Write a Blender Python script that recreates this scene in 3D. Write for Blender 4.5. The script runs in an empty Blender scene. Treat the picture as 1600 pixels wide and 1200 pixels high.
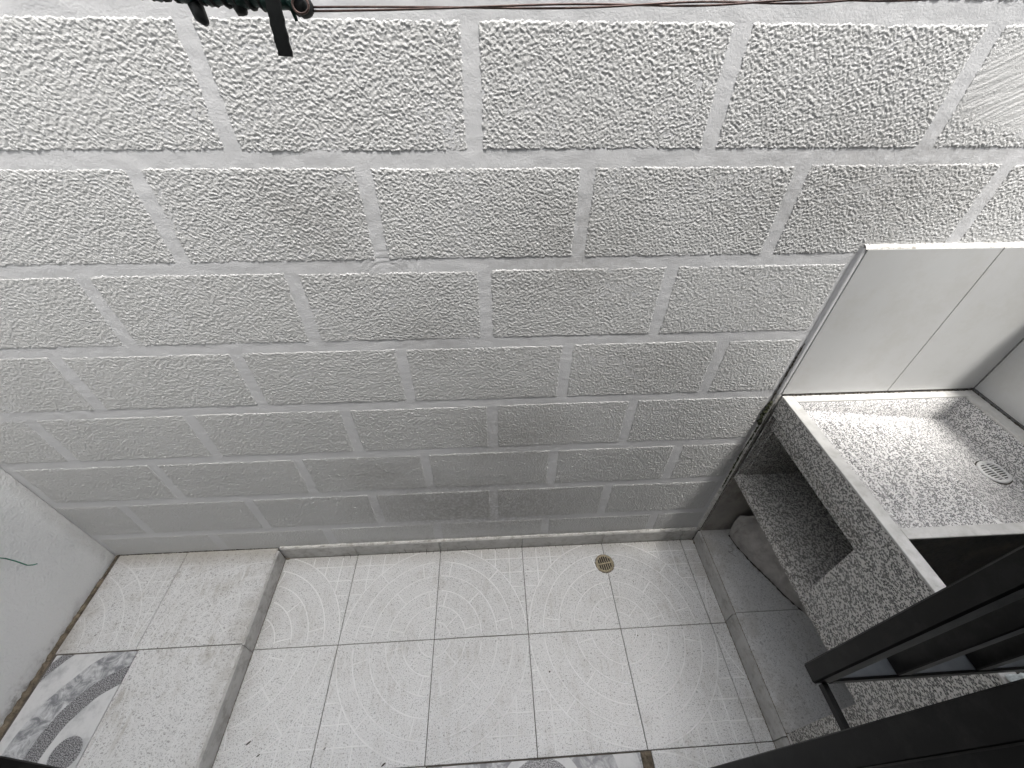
import bpy, math, random
import numpy as np
from mathutils import Matrix, Vector
random.seed(7); rng = np.random.default_rng(7)
R = math.radians
scene = bpy.context.scene
COL = scene.collection

# ------------------------------------------------------------------ camera
cam = bpy.data.cameras.new('camera')
cam.sensor_fit = 'HORIZONTAL'; cam.sensor_width = 36.0
cam.lens = 36.0 * 657.25 / 1600.0
cam.clip_start = 0.01; cam.clip_end = 500
cam_o = bpy.data.objects.new('camera', cam); COL.objects.link(cam_o)
RT = ((0.99845665, -0.05477115, 0.00918906), (-0.02958677, -0.66461393, -0.74660093), (0.04699937, 0.74517678, -0.6652087))
CX, CY, CZ = 0.55855, -0.51631, 1.64417
cam_o.matrix_world = Matrix(((RT[0][0], -RT[1][0], -RT[2][0], CX), (RT[0][1], -RT[1][1], -RT[2][1], CY),
                             (RT[0][2], -RT[1][2], -RT[2][2], CZ), (0, 0, 0, 1)))
scene.camera = cam_o

# ------------------------------------------------------------------ sky, sun, exposure
SUN_EL, SUN_AZ = 73.0, 142.0          # azimuth from north (+Y) clockwise: the light comes over the house, from the right
world = bpy.data.worlds.new('World'); scene.world = world; world.use_nodes = True
wn = world.node_tree; bg = wn.nodes['Background']
sky = wn.nodes.new('ShaderNodeTexSky'); sky.sky_type = 'NISHITA'; sky.sun_disc = False
sky.sun_elevation = R(SUN_EL); sky.sun_rotation = R(SUN_AZ); sky.dust_density = 4.0; sky.ozone_density = 0.6
hs = wn.nodes.new('ShaderNodeHueSaturation'); hs.inputs['Saturation'].default_value = 0.3      # thin white cloud
wn.links.new(sky.outputs[0], hs.inputs['Color']); wn.links.new(hs.outputs[0], bg.inputs[0]); bg.inputs[1].default_value = 0.15
sun = bpy.data.lights.new('sun', 'SUN'); sun.energy = 2.2; sun.angle = R(8); sun.color = (1, 0.97, 0.93)
sun_o = bpy.data.objects.new('sun', sun); COL.objects.link(sun_o)
sd = Vector((math.sin(R(SUN_AZ)) * math.cos(R(SUN_EL)), math.cos(R(SUN_AZ)) * math.cos(R(SUN_EL)), math.sin(R(SUN_EL))))
sun_o.rotation_euler = sd.to_track_quat('Z', 'Y').to_euler(); sun_o.location = (0, 0, 8)
vs = scene.view_settings
vs.view_transform = 'Standard'; vs.look = 'None'; vs.gamma = 1; vs.use_curve_mapping = False; vs.exposure = 1.78
scene.cycles.max_bounces = 6; scene.cycles.diffuse_bounces = 3; scene.cycles.glossy_bounces = 3

# ------------------------------------------------------------------ node helpers
class NT:
    def __init__(s, name):
        s.m = bpy.data.materials.new(name); s.m.use_nodes = True
        s.t = s.m.node_tree; s.b = s.t.nodes['Principled BSDF']; s._pos = None
    def n(s, typ, **kw):
        nd = s.t.nodes.new(typ)
        for k, v in kw.items(): setattr(nd, k, v)
        return nd
    def set(s, sock, v):
        if isinstance(v, bpy.types.NodeSocket): s.t.links.new(v, sock)
        elif isinstance(v, tuple) and len(v) == 3 and sock.type == 'RGBA': sock.default_value = (*v, 1)
        else: sock.default_value = v
    @property
    def pos(s):
        if s._pos is None: s._pos = s.n('ShaderNodeNewGeometry').outputs['Position']
        return s._pos
    def math(s, op, a, b=0.0, c=None, clamp=False):
        nd = s.n('ShaderNodeMath', operation=op, use_clamp=clamp)
        s.set(nd.inputs[0], a); s.set(nd.inputs[1], b)
        if c is not None: s.set(nd.inputs[2], c)
        return nd.outputs[0]
    def xyz(s):
        nd = s.n('ShaderNodeSeparateXYZ'); s.set(nd.inputs[0], s.pos); return nd.outputs
    def scaled(s, v, loc=(0, 0, 0), rot=(0, 0, 0)):
        nd = s.n('ShaderNodeMapping'); s.set(nd.inputs[0], s.pos); nd.inputs['Scale'].default_value = v
        nd.inputs['Location'].default_value = loc; nd.inputs['Rotation'].default_value = rot; return nd.outputs[0]
    def noise(s, scale, detail=3.0, rough=0.5, vec=None, dist=0.0):
        nd = s.n('ShaderNodeTexNoise'); s.set(nd.inputs['Vector'], vec if vec is not None else s.pos)
        nd.inputs['Scale'].default_value = scale; nd.inputs['Detail'].default_value = detail
        nd.inputs['Roughness'].default_value = rough; nd.inputs['Distortion'].default_value = dist
        return nd.outputs[0]
    def voro(s, scale, feature='F1', vec=None, rand=1.0, out='Distance'):
        nd = s.n('ShaderNodeTexVoronoi', feature=feature); s.set(nd.inputs['Vector'], vec if vec is not None else s.pos)
        nd.inputs['Scale'].default_value = scale; nd.inputs['Randomness'].default_value = rand
        return nd.outputs[out]
    def step(s, v, lo, hi):                      # smooth 0..1 ramp, lo > hi turns it round
        inv = lo > hi
        nd = s.n('ShaderNodeMapRange', interpolation_type='SMOOTHSTEP'); s.set(nd.inputs[0], v)
        nd.inputs[1].default_value = min(lo, hi); nd.inputs[2].default_value = max(lo, hi)
        nd.inputs[3].default_value = 1.0 if inv else 0.0; nd.inputs[4].default_value = 0.0 if inv else 1.0
        return nd.outputs[0]
    def mix(s, f, a, b):
        nd = s.n('ShaderNodeMix', data_type='RGBA'); s.set(nd.inputs[0], f); s.set(nd.inputs[6], a); s.set(nd.inputs[7], b)
        return nd.outputs[2]
    def mul(s, *a):
        r = a[0]
        for b in a[1:]: r = s.math('MULTIPLY', r, b)
        return r
    def dist(s, p, v=(1, 1, 1)):                 # distance from a point, axes weighted
        a = s.n('ShaderNodeVectorMath', operation='SUBTRACT'); s.set(a.inputs[0], s.pos); a.inputs[1].default_value = p
        b = s.n('ShaderNodeVectorMath', operation='MULTIPLY'); s.set(b.inputs[0], a.outputs[0]); b.inputs[1].default_value = v
        c = s.n('ShaderNodeVectorMath', operation='LENGTH'); s.set(c.inputs[0], b.outputs[0]); return c.outputs['Value']
    def bump(s, h, strength, distance):
        nd = s.n('ShaderNodeBump'); s.set(nd.inputs['Height'], h); nd.inputs['Strength'].default_value = strength
        nd.inputs['Distance'].default_value = distance; s.t.links.new(nd.outputs[0], s.b.inputs['Normal'])
    def done(s, col, rough=0.6, spec=None, metal=0.0):
        s.set(s.b.inputs['Base Color'], col); s.set(s.b.inputs['Roughness'], rough); s.b.inputs['Metallic'].default_value = metal
        if spec is not None: s.b.inputs['Specular IOR Level'].default_value = spec
        return s.m

def wall_paint(name, base, fine):
    m = NT(name); x, y, z = m.xyz()
    big = m.noise(2.2, 4, 0.6); mid = m.noise(14, 4, 0.65); sm = m.noise(90, 3, 0.6)
    c = m.mix(m.step(big, 0.35, 0.7), tuple(v * 0.955 for v in base), base)
    # grime: splash zone of the lower wall and a smear further up, with ragged noise edges
    def patch(p, v, r0, r1, k):
        return m.mul(m.step(m.math('ADD', m.dist(p, v), m.math('MULTIPLY', mid, 0.22)), r1 + 0.11, r0 + 0.11), k)
    g = patch((0.50, 0.33, 0.30), (0.7, 0, 1.5), 0.02, 0.42, 0.50)
    for p, v, r1, k in (((0.62, 0.33, 0.68), (1.0, 0, 1.1), 0.26, 0.36), ((0.22, 0.33, 1.33), (1, 0, 1), 0.16, 0.28), ((0.74, 0.33, 1.26), (0.9, 0, 1), 0.24, 0.30),
                        ((0.40, 0.33, 1.06), (1, 0, 1), 0.14, 0.2), ((1.40, 0.33, 0.66), (3.6, 0, 0.8), 0.30, 0.60), ((1.34, 0.33, 1.38), (0.55, 0, 1.4), 0.30, 0.36), ((1.0, 0.33, 0.95), (0.8, 0, 1.2), 0.20, 0.22), ((0.18, 0.33, 0.50), (0.8, 0, 1.1), 0.16, 0.28)):
        g = m.math('MAXIMUM', g, patch(p, v, 0.0, r1, k))
    g = m.math('MAXIMUM', g, m.mul(m.step(m.math('ADD', z, m.math('MULTIPLY', mid, 0.07)), 0.155, 0.09), m.step(x, -0.5, 0.1), 0.5))
    g = m.mul(g, m.step(sm, 0.25, 0.62))
    c = m.mix(g, c, (0.20, 0.185, 0.165))
    if fine: m.bump(m.noise(300, 3, 0.7), 0.36, 0.0018)
    else: m.bump(m.noise(520, 2, 0.6), 0.6, 0.0016)
    return m.done(c, 0.62, 0.35)

def plaster_side(name):
    m = NT(name); x, y, z = m.xyz()
    mid = m.noise(11, 5, 0.7); c = m.mix(m.step(m.noise(3, 3), 0.3, 0.7), (0.82, 0.83, 0.825), (0.87, 0.875, 0.87))
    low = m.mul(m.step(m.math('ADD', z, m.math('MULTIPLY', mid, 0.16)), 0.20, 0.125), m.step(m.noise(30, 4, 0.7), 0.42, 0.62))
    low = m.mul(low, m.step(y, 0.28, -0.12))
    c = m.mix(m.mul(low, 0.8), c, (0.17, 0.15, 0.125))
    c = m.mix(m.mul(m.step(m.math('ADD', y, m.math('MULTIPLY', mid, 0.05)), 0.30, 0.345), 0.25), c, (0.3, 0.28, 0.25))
    m.bump(m.math('ADD', m.noise(140, 4, 0.6), m.math('MULTIPLY', m.noise(38, 3, 0.6), 1.1)), 0.9, 0.004)
    return m.done(c, 0.55, 0.4)

def tile_mat(name, k=1.0, dirt=0.5, speck=1.0):
    m = NT(name); x, y, z = m.xyz()
    base = (0.738 * k, 0.742 * k, 0.738 * k)
    rnd = m.n('ShaderNodeObjectInfo').outputs['Random']
    c = m.mix(rnd, tuple(v * 0.96 for v in base), tuple(min(1, v * 1.03) for v in base))
    if speck:
        s1 = m.mul(m.step(m.noise(310, 2, 0.55), 0.55, 0.63), 0.65 * speck)
        s2 = m.mul(m.step(m.noise(150, 2, 0.5), 0.62, 0.68), 0.6 * speck)
        s3 = m.mul(m.step(m.noise(200, 1, 0.5), 0.60, 0.72), 0.3 * speck)
        c = m.mix(s1, c, (0.23 * k, 0.23 * k, 0.23 * k)); c = m.mix(s2, c, (0.12, 0.115, 0.11)); c = m.mix(s3, c, (0.80 * k, 0.80 * k, 0.79 * k))
    big = m.noise(7, 6, 0.72); fib = m.noise(1.0, 5, 0.7, m.scaled((60, 9, 30), rot=(0, 0, 0.5)))
    d = m.mul(m.step(big, 0.44, 0.72), m.step(fib, 0.38, 0.62), dirt)
    edge = m.mul(m.step(m.math('ADD', y, m.math('MULTIPLY', big, 0.10)), 0.29, 0.385), dirt * 1.2)
    edge = m.math('MAXIMUM', edge, m.mul(m.step(m.math('ABSOLUTE', m.math('ADD', x, 0.285)), 0.10, 0.0), m.step(big, 0.35, 0.65), dirt * 0.9))
    edge = m.math('MAXIMUM', edge, m.mul(m.step(m.math('ABSOLUTE', m.math('ADD', x, -1.385)), 0.13, 0.0), m.step(big, 0.35, 0.65), dirt * 1.2))
    edge = m.math('MAXIMUM', edge, m.mul(m.step(x, -0.78, -0.90), m.step(big, 0.3, 0.6), dirt * 1.2))
    c = m.mix(m.math('MAXIMUM', d, edge, clamp=True), c, (0.30, 0.275, 0.23))
    mk = m.mul(m.step(m.noise(26, 5, 0.75, dist=1.2), 0.69, 0.73), dirt * 0.8)
    c = m.mix(mk, c, (0.16, 0.15, 0.14))
    m.bump(m.math('ADD', m.noise(260, 2, 0.5), m.math('MULTIPLY', m.noise(45, 2), 1.2)), 0.16, 0.0010)
    rg = m.math('ADD', 0.22, m.math('MULTIPLY', m.math('ADD', d, m.math('MULTIPLY', big, 0.35)), 0.4))
    return m.done(c, rg, 0.5)

def terrazzo(name, scale=105.0, gloss=0.32, dirt=0.3, cement=(0.44, 0.43, 0.40), chip=(0.62, 0.61, 0.59), share=0.43):
    m = NT(name)
    v = m.n('ShaderNodeVectorMath', operation='ADD'); s_ = m.n('ShaderNodeTexNoise'); m.set(s_.inputs['Vector'], m.pos); s_.inputs['Scale'].default_value = 260
    sc_ = m.n('ShaderNodeVectorMath', operation='SCALE'); m.set(sc_.inputs[0], s_.outputs['Color']); sc_.inputs['Scale'].default_value = 0.0009
    m.set(v.inputs[0], m.scaled((1.0, 0.62, 0.8), rot=(0.5, 0.3, 0.5))); m.set(v.inputs[1], sc_.outputs[0]); p = v.outputs[0]
    d = m.voro(scale, 'DISTANCE_TO_EDGE', p); colr = m.voro(scale, 'F1', p, out='Color')
    sep = m.n('ShaderNodeSeparateColor'); m.set(sep.inputs[0], colr)
    dark = m.mul(m.step(d, 0.045, 0.10), m.math('GREATER_THAN', sep.outputs[0], share))
    lite = m.mul(m.step(d, 0.03, 0.10), m.math('LESS_THAN', sep.outputs[0], share))
    big = m.noise(9, 5, 0.65)
    c = m.mix(m.step(m.noise(60, 3), 0.3, 0.7), tuple(q * 0.9 for q in cement), tuple(q * 1.12 for q in cement))
    c = m.mix(lite, c, chip) 
    dk = m.mix(sep.outputs[1], (0.022, 0.022, 0.024), (0.12, 0.12, 0.125))
    c = m.mix(dark, c, dk)
    c = m.mix(m.mul(m.step(big, 0.48, 0.75), dirt), c, (0.22, 0.20, 0.165))
    m.bump(m.math('ADD', m.noise(300, 2), d), 0.12, 0.0008)
    return m.done(c, m.math('ADD', gloss, m.math('MULTIPLY', big, 0.25)), 0.5)

def plain(name, col, rough=0.5, var=0.12, nscale=20, bump=None, metal=0.0, spec=0.5, dirt=None):
    m = NT(name); nz = m.noise(nscale, 5, 0.65)
    c = m.mix(m.step(nz, 0.3, 0.7), tuple(v * (1 - var) for v in col), tuple(min(1, v * (1 + var)) for v in col))
    if dirt: c = m.mix(m.mul(m.step(m.noise(nscale * 1.7, 6, 0.75), 0.45, 0.68), dirt[1]), c, dirt[0])
    if bump: m.bump(m.noise(bump[0], 4, 0.65), bump[1], bump[2])
    return m.done(c, m.math('ADD', rough, m.math('MULTIPLY', m.math('SUBTRACT', nz, 0.5), 0.25)), spec, metal)

def marble_print(name, arcs, blobs, centre):
    """printed floor tile: pale ground, grey clouded swoops and dark speckled bands round a centre"""
    m = NT(name); fine = m.noise(420, 2, 0.6)
    base = m.mix(m.step(m.noise(12, 5, 0.68), 0.45, 0.72), (0.66, 0.665, 0.665), (0.42, 0.43, 0.44))
    grey = m.mix(m.step(m.noise(28, 6, 0.72, dist=0.8), 0.36, 0.66), (0.20, 0.205, 0.22), (0.62, 0.63, 0.64))
    dark = m.mix(m.step(fine, 0.44, 0.58), (0.05, 0.05, 0.055), (0.42, 0.42, 0.43))
    wob = m.math('MULTIPLY', m.math('SUBTRACT', m.noise(9, 2), 0.5), 0.02)
    r = m.math('ADD', m.dist(centre, (1, 1, 0)), wob)
    c = base
    for lo, hi, k in arcs:
        f = m.mul(m.step(r, lo - 0.0015, lo + 0.0015), m.step(r, hi + 0.0015, hi - 0.0015))
        c = m.mix(f, c, dark if k else grey)
    for p, rad in blobs:
        c = m.mix(m.step(m.dist(p, (1, 1, 0)), rad + 0.002, rad - 0.002), c, dark)
    return m.done(c, 0.28, 0.5)

M = {}
M['wall'] = wall_paint('white_wall_paint', (0.67, 0.672, 0.68), True)
M['block'] = wall_paint('white_stucco_paint', (0.63, 0.63, 0.622), False)
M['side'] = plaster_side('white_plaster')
M['tile'] = tile_mat('speckled_floor_tile', 1.0, 0.42)
M['tile_left'] = tile_mat('speckled_floor_tile_worn', 0.93, 0.62, 0.9)
M['tile_right'] = tile_mat('speckled_floor_tile_dirty', 0.98, 0.5, 0.7)
M['relief'] = tile_mat('raised_tile_glaze', 1.15, 0.3, 0.0)
M['relief_left'] = tile_mat('raised_tile_glaze_worn', 0.98, 0.6, 0.15)
M['skirt'] = plain('skirting_tile_edge', (0.48, 0.475, 0.46), 0.35, 0.10, 18, None, dirt=((0.16, 0.14, 0.11), 0.5))
M['grout'] = plain('dark_grout', (0.115, 0.10, 0.085), 0.9, 0.35, 30, (260, 0.5, 0.002))
M['mortar'] = plain('brown_mortar', (0.20, 0.165, 0.12), 0.92, 0.4, 40, (180, 0.9, 0.004), dirt=((0.05, 0.04, 0.03), 0.8))
M['grime_shade'] = plain('black_grime_and_shade', (0.05, 0.043, 0.033), 0.9, 0.5, 60, (200, 0.8, 0.003))  # also colours the painted shadow gap round the sack
M['moss'] = plain('green_black_moss', (0.045, 0.05, 0.025), 0.95, 0.5, 70, (260, 1.0, 0.003))
M['edge'] = plain('white_edge_mortar', (0.58, 0.57, 0.545), 0.7, 0.10, 25, (150, 0.7, 0.003), dirt=((0.17, 0.15, 0.115), 0.75))
M['walltile'] = plain('pale_grey_wall_tile', (0.52, 0.525, 0.52), 0.22, 0.025, 5, (8, 0.05, 0.004), dirt=((0.42, 0.405, 0.37), 0.3))
M['lowtile'] = plain('dirty_low_wall_tile', (0.33, 0.31, 0.285), 0.5, 0.18, 10, None, dirt=((0.12, 0.10, 0.085), 0.6))
M['terrazzo'] = terrazzo('black_and_white_terrazzo', 390, 0.34, 0.10)
M['terrazzo_basin'] = terrazzo('wet_terrazzo', 500, 0.24, 0.04, (0.52, 0.515, 0.505), (0.62, 0.61, 0.60))
M['terrazzo_old'] = terrazzo('stained_terrazzo', 400, 0.45, 0.3, (0.40, 0.385, 0.35))
M['terrazzo_dark'] = terrazzo('dark_tank_terrazzo', 170, 0.25, 0.7, (0.045, 0.042, 0.038), (0.10, 0.095, 0.085))  # darker terrazzo for the inside of the tank
M['rim'] = plain('smooth_grey_cement_rim', (0.47, 0.465, 0.45), 0.32, 0.10, 26, (150, 0.15, 0.001), dirt=((0.27, 0.26, 0.23), 0.4))
M['black'] = plain('black_metal_paint', (0.0035, 0.0034, 0.0033), 0.42, 0.3, 14, (120, 0.06, 0.001), spec=0.22, dirt=((0.02, 0.02, 0.019), 0.5))
M['sky_sheen'] = plain('painted_sky_reflection', (0.11, 0.12, 0.13), 0.4, 0.15, 30, None, spec=0.4)  # blue-grey stands for the sky reflected in the black rail
M['rubber'] = plain('dull_black_plastic', (0.012, 0.014, 0.013), 0.55, 0.4, 60, (300, 0.4, 0.001))
M['green_wrap'] = plain('dark_green_plastic', (0.012, 0.045, 0.036), 0.38, 0.5, 90, (240, 0.6, 0.001))
M['green_wire'] = plain('green_wire_jacket', (0.01, 0.17, 0.10), 0.4, 0.2, 60)
M['copper'] = plain('brown_copper_wire', (0.17, 0.115, 0.10), 0.35, 0.3, 120, None, 0.55)
M['brass'] = plain('yellowed_drain_metal', (0.46, 0.40, 0.28), 0.42, 0.25, 120, (300, 0.3, 0.001), 0.35, dirt=((0.16, 0.10, 0.05), 0.6))
M['drain_white'] = plain('pale_drain_plastic', (0.60, 0.60, 0.59), 0.35, 0.12, 90)
M['hole'] = plain('drain_hole', (0.012, 0.010, 0.008), 0.8, 0.3, 50)
M['sack'] = plain('grey_sack_cloth', (0.42, 0.40, 0.38), 0.85, 0.22, 12, (420, 0.5, 0.0015), dirt=((0.20, 0.165, 0.15), 0.4))
M['film'] = plain('white_plastic_film', (0.60, 0.65, 0.65), 0.3, 0.25, 50, (70, 0.8, 0.006))
M['ink'] = plain('black_print', (0.02, 0.02, 0.02), 0.6, 0.1, 50)
M['house'] = plain('house_plaster', (0.70, 0.70, 0.68), 0.7, 0.05, 3, (150, 0.4, 0.002))
M['concrete'] = plain('grey_concrete', (0.36, 0.355, 0.345), 0.85, 0.12, 3, (90, 0.4, 0.003))
M['glass'] = plain('dark_window_glass', (0.03, 0.035, 0.04), 0.06, 0.05, 2, None, 0.0, 0.6)
M['earth'] = plain('grey_ground', (0.24, 0.23, 0.21), 0.95, 0.2, 0.6, (30, 0.5, 0.01))
M['marble'] = marble_print('swooped_marble_print', [(0.187, 0.235, 1), (0.235, 0.302, 0), (0.378, 0.405, 1)], [((-0.672, -0.258, 0), 0.040)], (-0.545, -0.265, 0))
M['marble2'] = marble_print('clouded_marble_print', [(0.058, 0.098, 1), (0.125, 0.235, 0), (0.30, 0.34, 0)], [], (0.665, -0.425, 0))

# ------------------------------------------------------------------ mesh helpers
def mesh_obj(name, v, f, mat, parent=None, smooth=False):
    me = bpy.data.meshes.new(name); me.from_pydata([tuple(p) for p in v], [], [tuple(q) for q in f]); me.update()
    if mat: me.materials.append(mat)
    if smooth: me.polygons.foreach_set('use_smooth', [True] * len(me.polygons))
    o = bpy.data.objects.new(name, me); COL.objects.link(o); o.parent = parent
    return o
def thing(name, label, cat, group=None, loc=(0, 0, 0)):
    o = bpy.data.objects.new(name, None); COL.objects.link(o); o.location = loc; o.empty_display_size = 0.05
    tag(o, label, cat, group); return o
def tag(o, label, cat, group=None):
    o['label'] = label; o['category'] = cat
    if group: o['group'] = group
    return o
def structure(o): o['kind'] = 'structure'; return o
class MB:
    def __init__(s): s.v = []; s.f = []
    def add(s, v, f):
        k = len(s.v); s.v += [tuple(p) for p in v]; s.f += [tuple(i + k for i in q) for q in f]; return s
    def box(s, x0, x1, y0, y1, z0, z1, b=0.0):
        """box with all twelve edges chamfered by b"""
        if b <= 0:
            v = [(x, y, z) for x in (x0, x1) for y in (y0, y1) for z in (z0, z1)]
            return s.add(v, [(0, 1, 3, 2), (4, 6, 7, 5), (0, 4, 5, 1), (2, 3, 7, 6), (0, 2, 6, 4), (1, 5, 7, 3)])
        v = []; f = []; idx = {}
        lo = (x0, y0, z0); hi = (x1, y1, z1)
        for c in range(8):
            sg = [(c >> a) & 1 for a in range(3)]
            for a in range(3):            # vertex on the face normal to axis a, inset along the others
                p = [(hi[k] if sg[k] else lo[k]) if k == a else ((hi[k] - b) if sg[k] else (lo[k] + b)) for k in range(3)]
                idx[(c, a)] = len(v); v.append(tuple(p))
        cen = [(lo[k] + hi[k]) / 2 for k in range(3)]
        def put(q):
            P = [np.array(v[i]) for i in q]; nrm = np.cross(P[1] - P[0], P[2] - P[0]); mid = sum(P) / len(P)
            f.append(tuple(q) if np.dot(nrm, mid - cen) >= 0 else tuple(reversed(q)))
        for a in range(3):
            p_, q_ = [k for k in range(3) if k != a]
            for sa in (0, 1):
                cs = [sum(((sa << a), (i << p_), (j << q_))) for i, j in ((0, 0), (1, 0), (1, 1), (0, 1))]
                put([idx[(c, a)] for c in cs])
        for a in range(3):                # edge chamfers run along axis a
            p_, q_ = [k for k in range(3) if k != a]
            for i in (0, 1):
                for j in (0, 1):
                    c0 = (i << p_) | (j << q_); c1 = c0 | (1 << a)
                    put([idx[(c0, p_)], idx[(c1, p_)], idx[(c1, q_)], idx[(c0, q_)]])
        for c in range(8): put([idx[(c, 0)], idx[(c, 1)], idx[(c, 2)]])
        return s.add(v, f)
    def tube(s, pts, rad, n=8, cap=True):
        pts = [Vector(p) for p in pts]; k0 = len(s.v); rads = rad if isinstance(rad, (list, tuple)) else [rad] * len(pts)
        u = None
        for i, p in enumerate(pts):
            t = (pts[min(i + 1, len(pts) - 1)] - pts[max(i - 1, 0)]).normalized()
            if u is None:
                u = t.orthogonal().normalized()
            u = (u - t * u.dot(t)).normalized(); w = t.cross(u)
            for j in range(n):
                a = 2 * math.pi * j / n; s.v.append(tuple(p + (u * math.cos(a) + w * math.sin(a)) * rads[i]))
        for i in range(len(pts) - 1):
            for j in range(n):
                a = k0 + i * n + j; b = k0 + i * n + (j + 1) % n; s.f.append((a, b, b + n, a + n))
        if cap:
            s.f.append(tuple(k0 + j for j in reversed(range(n)))); e = k0 + (len(pts) - 1) * n; s.f.append(tuple(e + j for j in range(n)))
        return s
    def ring(s, c, r0, r1, z0, z1, n=32):
        k = len(s.v)
        for j in range(n):
            a = 2 * math.pi * j / n; ca, sa = math.cos(a), math.sin(a)
            for r, z in ((r0, z0), (r0, z1), (r1, z1), (r1, z0)): s.v.append((c[0] + r * ca, c[1] + r * sa, c[2] + z))
        for j in range(n):
            a = k + 4 * j; b = k + 4 * ((j + 1) % n)
            for q in range(4): s.f.append((a + q, a + (q + 1) % 4, b + (q + 1) % 4, b + q))
        return s
    def disc(s, c, r, n=24):
        k = len(s.v)
        for j in range(n): s.v.append((c[0] + r * math.cos(2 * math.pi * j / n), c[1] + r * math.sin(2 * math.pi * j / n), c[2]))
        s.f.append(tuple(range(k, k + n))); return s
    def build(s, name, mat, parent=None, smooth=False): return mesh_obj(name, s.v, s.f, mat, parent, smooth)
def grid_obj(name, X, Y, Z, mat, parent=None, smooth=True):
    nu, nv = X.shape; me = bpy.data.meshes.new(name)
    co = np.stack([X, Y, Z], -1).reshape(-1, 3).astype(np.float32)
    i = np.arange(nu * nv).reshape(nu, nv); q = np.stack([i[:-1, :-1], i[1:, :-1], i[1:, 1:], i[:-1, 1:]], -1).reshape(-1, 4).astype(np.int32)
    me.vertices.add(len(co)); me.vertices.foreach_set('co', co.ravel())
    me.loops.add(q.size); me.loops.foreach_set('vertex_index', q.ravel())
    me.polygons.add(len(q)); me.polygons.foreach_set('loop_start', np.arange(0, q.size, 4, dtype=np.int32))
    me.polygons.foreach_set('use_smooth', np.full(len(q), smooth))
    me.update(calc_edges=True); me.validate()
    me.materials.append(mat); o = bpy.data.objects.new(name, me); COL.objects.link(o); o.parent = parent
    return o
_perm = rng.random((4, 256, 256)) * 2 * math.pi
def perlin(x, y, k=0):
    xi = np.floor(x).astype(int); yi = np.floor(y).astype(int); xf = x - xi; yf = y - yi
    u = xf * xf * xf * (xf * (xf * 6 - 15) + 10); v = yf * yf * yf * (yf * (yf * 6 - 15) + 10)
    def g(a, b, dx, dy):
        an = _perm[k][a % 256, b % 256]; return np.cos(an) * dx + np.sin(an) * dy
    a = g(xi, yi, xf, yf); b = g(xi + 1, yi, xf - 1, yf); c = g(xi, yi + 1, xf, yf - 1); d = g(xi + 1, yi + 1, xf - 1, yf - 1)
    return (a + u * (b - a)) + v * ((c + u * (d - c)) - (a + u * (b - a)))
def sstep(t, a, b):
    t = np.clip((t - a) / (b - a), 0, 1); return t * t * (3 - 2 * t)

# ------------------------------------------------------------------ key planes of the place (metres)
ZB = 0.069           # raised floor level
YW = 0.3315          # face of the back wall
XL = -0.900          # left wall
XS0, XS1 = -0.2835, 1.375   # sides of the sunken floor
XF = 1.3933          # front plane of the laundry sink
XR = 1.978           # right wall
YH = -0.43           # outer face of the house
ZT = 0.82            # sink rim

structure(mesh_obj('ground', [(-60, -60, -0.06), (60, -60, -0.06), (60, 60, -0.06), (-60, 60, -0.06)], [(0, 1, 2, 3)], M['earth']))

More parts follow.
